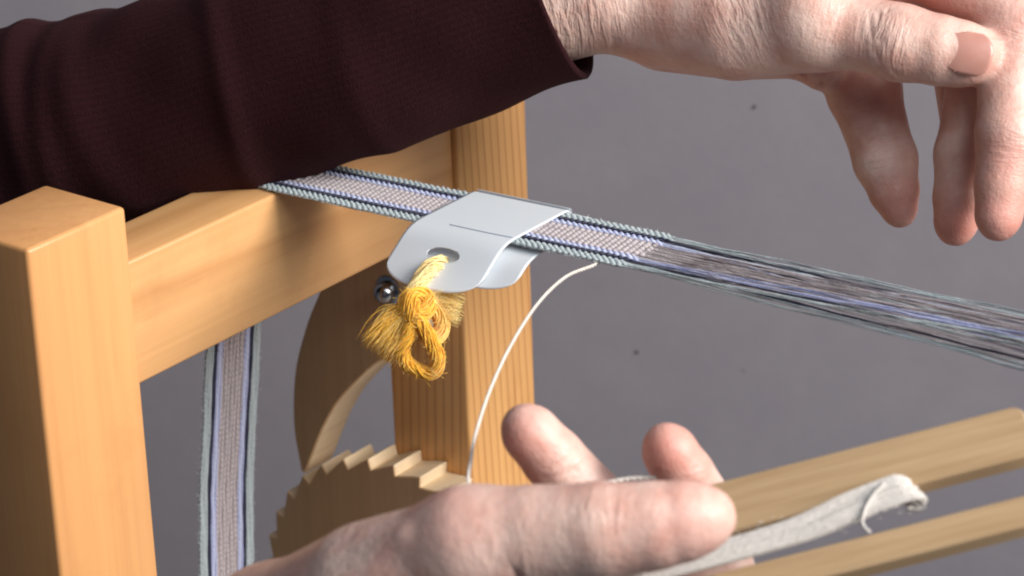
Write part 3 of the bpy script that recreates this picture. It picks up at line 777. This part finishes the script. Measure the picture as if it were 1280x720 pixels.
def sleeve(name, ctrl, mat, folds, lip=.28, label=None, n=260, sides=112, inner=3.5, wob=.06, ripple=None):
    """ctrl: (px, py, d, radius px).  Open at the last end, with a turned lip and an inner wall"""
    cp = np.array([np.r_[P_(a, b, d), r*d/F_PX] for a, b, d, r in ctrl]); cc = catmull(cp, n)
    p, r = cc[:, :3], cc[:, 3]
    t, a_, b_ = frames(p, ref=(0, 0, 1))
    s = np.r_[0, np.cumsum(np.linalg.norm(np.diff(p, axis=0), axis=1))]
    th = np.linspace(0, 2*math.pi, sides, endpoint=False)
    R_ = r[:, None]*np.ones((1, sides))
    for (s0, wd, h_, ph, tilt) in folds:
        sc_ = s0*s[-1]+tilt*np.cos(th-ph)+.25*np.sin(2*th+s0*9)
        R_ += .62*h_*np.exp(-((s[:, None]-sc_[None]-.35*np.sin(th*1.0+s0*40)[None])/wd)**2)*(.55+.45*np.cos(th-ph)[None])
    R_ += wob*(np.sin(3*th+1.3)[None]*np.sin(s*.9)[:, None]+.6*np.sin(5*th)[None]*np.sin(s*1.7+1)[:, None])
    R_ += .06*np.sin(s*.55+1)[:, None]*np.sin(2*th+.4)[None]+.04*np.sin(s[:, None]*1.15+2.2*np.sin(th)[None]*1.4+th[None])
    if ripple: R_ += ripple*np.exp(-((s-s[-1])/1.2)**2)[:, None]*np.sin(th*3+2.1)[None]
    v_ = p[:, None]+R_[..., None]*(np.cos(th)[None, :, None]*a_[:, None]+np.sin(th)[None, :, None]*b_[:, None])
    st = np.stack([np.repeat(s[:, None], sides, 1), np.repeat((th*r.mean())[None], n, 0), np.zeros((n, sides))], -1)
    rings = [v_[i] for i in range(n)]; sts = [st[i] for i in range(n)]
    for (dr, ds) in ((-lip*.25, .10), (-lip*.7, .08), (-lip, -.05), (-lip, -.6), (-lip-.1, -inner*.5), (-lip-.3, -inner)):
        j = n-1 if ds > -.3 else int(np.searchsorted(s, s[-1]+ds))
        e = p[j]+(t[j]*ds if j == n-1 else 0)
        rings.append(e[None]+np.clip(R_[n-1 if j == n-1 else j]+dr, .3, None)[:, None]*(np.cos(th)[:, None]*a_[j]+np.sin(th)[:, None]*b_[j])); sts.append(st[min(j, n-1)])
    m = len(rings); v_ = np.vstack(rings); st = np.vstack(sts)
    i = np.arange(m-1)[:, None]*sides; j = np.arange(sides)[None]; kx = (j+1) % sides
    f = np.stack([i+j, i+kx, i+sides+kx, i+sides+j], -1).reshape(-1, 4)
    o = mesh(name, v_, f, mat, person, True, person_o, {'st': st})
    if label: o['label'] = label
    return o
sleeve('sleeve', [(-200, 305, 110, 92), (-60, 250, 109.0, 98), (90, 224, 107.5, 101), (170, 217, 106.6, 100), (285, 199, 105.2, 101), (400, 162, 103.8, 103), (480, 136, 102.8, 105), (583, 103, 101.8, 102), (640, 84, 101.2, 98), (676, 70, 100.9, 103)], m_knit,
       [(.365, .55, .34, 0.6, .3), (.425, .45, .28, .9, .5), (.472, .5, .36, .4, .3), (.525, .45, .24, 1.2, -.4), (.575, .7, .30, .8, -.9), (.68, .5, .28, 1.5, .9), (.80, .5, .12, 2., .6), (.28, .4, .3, .6, .2), (.18, .5, .3, 1., .3)],
       label='upper sleeve bunched in folds around the forearm', ripple=.16)
sleeve('sleeve', [(40, 1240, 94, 120), (120, 1110, 90, 120), (200, 985, 86.5, 114), (250, 910, 84.6, 108)], m_knit,
       [(.5, .4, .25, .6, .4), (.7, .4, .25, 1.2, -.3)], label='lower sleeve ending behind the wrist', n=100, ripple=.1)

# ------------------------------------------------------------------ shuttle with its wound thread
k = N('shuttle_wood')
v = k.coord((100, 100, 100)); sv = k.coord((8, 260, 260), attr='st')
g1 = k.noise(k.coord((.16, 3.2, 3.2), attr='st'), 1.0, 4., .6, .4); g2 = k.noise(k.coord((.5, 22, 22), attr='st'), 1., 3., .6)
c = k.mix(k.ramp(g1, [(.3, (0, 0, 0)), (.7, (1, 1, 1))]), srgb(196, 168, 132), srgb(170, 140, 104))
c = k.mix(k.math('MULTIPLY', g2, .35), c, srgb(148, 114, 80))
k.base(c, .5, .35); k.bump(g2, .15, .0006); m_shut = k.m
m_cream = m_yarn_('cream_thread', srgb(232, 224, 214), srgb(204, 194, 184), .8)
m_wound = m_yarn_('wound_thread', srgb(224, 218, 211), srgb(190, 183, 176), .8)
DS = 77.5
e1 = P_(1118, 513, DS-.8)-P_(835, 585, DS); LS = np.linalg.norm(e1); e1 /= LS
vd = CAM[2]
e3 = -vd*math.cos(.72)+np.cross(e1, -vd)*math.sin(.72)     # face normal, tipped upward
if e3[2] < 0: e3 = -vd*math.cos(.72)-np.cross(e1, -vd)*math.sin(.72)
e3 -= e1*(e3 @ e1); e3 /= np.linalg.norm(e3)
e2 = np.cross(e3, e1)
if e2[2] < 0: e2 = -e2
S0 = P_(835, 541, DS)                        # far edge line starts here
def fit_e2(px, py):                         # distance down from the far edge on the top face
    best = None
    for q in np.linspace(0, 8, 801):
        for along in (LS*.5,):
            pass
    return best
shut_o = S0
shuttle = thing('stick_shuttle', 'flat wooden stick shuttle with two prongs held in the lower hand', 'shuttle', shut_o)
WU, GAP, WL, TH = 1.62, 1.15, .92, .52
def outline_prong(w0, w1, x0, x1, r=.25, taper=0.):
    n = 5; pts = [(x0, -w0), (x0, -w1)]
    for t in np.linspace(0, math.pi/2, n): pts.append((x1-r+r*math.sin(t), -w1+r-r*math.cos(t)))
    for t in np.linspace(0, math.pi/2, n): pts.append((x1-r+r*math.cos(t), -w0-r+r*math.sin(t)))
    return pts
W1 = WU; W2 = WU+GAP; W3 = WU+GAP+WL; XE = LS; XR = -8.2
def arc(cx, cy_, r, a0, a1, n=6): return [(cx+r*math.cos(t), cy_+r*math.sin(t)) for t in np.linspace(a0, a1, n)]
PI = math.pi
# one stick, notched at both ends (an H seen flat)
out = []
out += arc(XE-.35, -.35, .35, PI/2, 0)
out += arc(XE-.2, -W1+.2, .2, 0, -PI/2)
out += arc(-1.4, -W1-GAP/2, GAP/2, PI/2, 3*PI/2, 9)
out += arc(XE-.15, -W2-.15, .15, PI/2, 0)
out += arc(XE-.3, -W3+.3, .3, 0, -PI/2)
out += arc(XR+.3, -W3+.3, .3, -PI/2, -PI)
out += arc(XR+.2, -W2-.2, .2, PI, PI/2)
out += arc(-5., -W1-GAP/2, GAP/2, -PI/2, PI/2, 9)
out += arc(XR+.2, -W1+.2, .2, 3*PI/2, PI)
out += arc(XR+.35, -.35, .35, PI, PI/2)
out = np.array(out); 
# resample long edges so the chamfer stays even
dens = []
for i in range(len(out)):
    a, b = out[i], out[(i+1) % len(out)]; m = max(1, int(np.linalg.norm(b-a)/.8))
    for q in range(m): dens.append(a+(b-a)*q/m)
out = np.array(dens)
sv, sf = extrude_x(out, 0, TH, .05)         # X = thickness
stv = np.stack([sv[:, 1], sv[:, 2], sv[:, 0]], 1)
wvv = S0+sv[:, 1:2]*e1+sv[:, 2:3]*e2-sv[:, 0:1]*e3
so = mesh('stick', wvv, sf, m_shut, shuttle, True, shut_o, {'st': stv}); so.data.set_sharp_from_angle(angle=.6)
def SP(x, y, z): return S0+x*e1-y*e2+z*e3
# thread wound lengthwise: a flat wad that fills the notch and turns over at its end
mb = MB()
for q in range(170):
    fy = rng.uniform(-.5, .5); lay = rng.uniform(0, 1)**1.5
    xe = 4.75+.35*fy+rng.normal()*.07; wv1 = rng.normal()*.02
    pts = [SP(-3.0, W1+GAP*.62+fy*.62, .05+.12*lay), SP(-.3, W1+GAP*.60+fy*.66, .07+.13*lay), SP(1.6, W1+GAP*.52+fy*.72+wv1, .07+.14*lay), SP(2.9, W1+GAP*.34+fy*.80+wv1, .10+.16*lay+.06*math.sin(fy*9)), SP(3.9, W1+GAP*.20+fy*.86, .12+.14*lay), SP(xe-.15, W1+GAP*.14+fy*.84, .10+.12*lay), SP(xe, W1+GAP*.14+fy*.82, -.02-.30*rng.uniform()), SP(xe-.30, W1+GAP*.16+fy*.8, -.12-.25*rng.uniform())]
    mb.add(tube(catmull(pts, 30), .030, 4))
for q in range(90):                        # stray fibres
    x_ = rng.uniform(-1, 4.8); y_ = W1+GAP*.42+rng.uniform(-.4, .4); p_ = SP(x_, y_, .16); d_ = e1*rng.normal()*.16+e2*rng.normal()*.12+e3*rng.uniform(.02, .12)
    mb.add(tube(np.array([p_, p_+d_*.6, p_+d_+e1*.05]), .007, 3))
mb.build('thread_winding', m_wound, shuttle, shut_o)['label'] = 'off-white thread wound flat along the notch'
# the end of the thread, laid over the wad in a small hook
mb = MB(); pts = [SP(4.1, W1-.02, .34), SP(3.75, W1+.25, .36), SP(3.45, W1+.6, .32), SP(3.3, W1+.95, .24), SP(3.42, W1+1.18, .12)]
for q in range(4): mb.add(tube(catmull(np.array(pts)+rng.normal(size=3)*.025, 24), .030, 4))
mb.build('thread_end', m_wound, shuttle, shut_o)
# a thread crossing under the thumb
# ------------------------------------------------------------------ weft thread from the band's edge down to the shuttle
dW = (CAM @ W(XN, .33-13.4, zb_+KZ*13.4))[2]
def wp(px, py, f_): return P_(px, py, dW+(79.-dW)*f_)
weft = [wp(726, 333, 0), wp(716, 339, .02), wp(690, 350, .12), wp(664, 375, .26), wp(640, 412, .42), wp(621, 452, .58), wp(608, 490, .74), wp(602, 518, .85), wp(603, 550, .95), wp(650, 560, 1.0), wp(725, 543, .97), wp(762, 538, .96), wp(796, 544, .96), wp(830, 600, .88)]
mb = MB(); p, s = resample(catmull(weft, 300), .04); t, a_, b_ = frames(p)
for q in range(2):
    ph = 2*PI*s/.35+q*PI; mb.add(tube(p+(a_*np.cos(ph)[:, None]+b_*np.sin(ph)[:, None])*.026, .035, 6))
wo = mb.build('weft_thread', m_cream, None, weft[0], True)
wo.location = weft[0]*S
wo['label'] = 'cream weft thread curving from the edge of the band down behind the lower hand'; wo['category'] = 'thread'
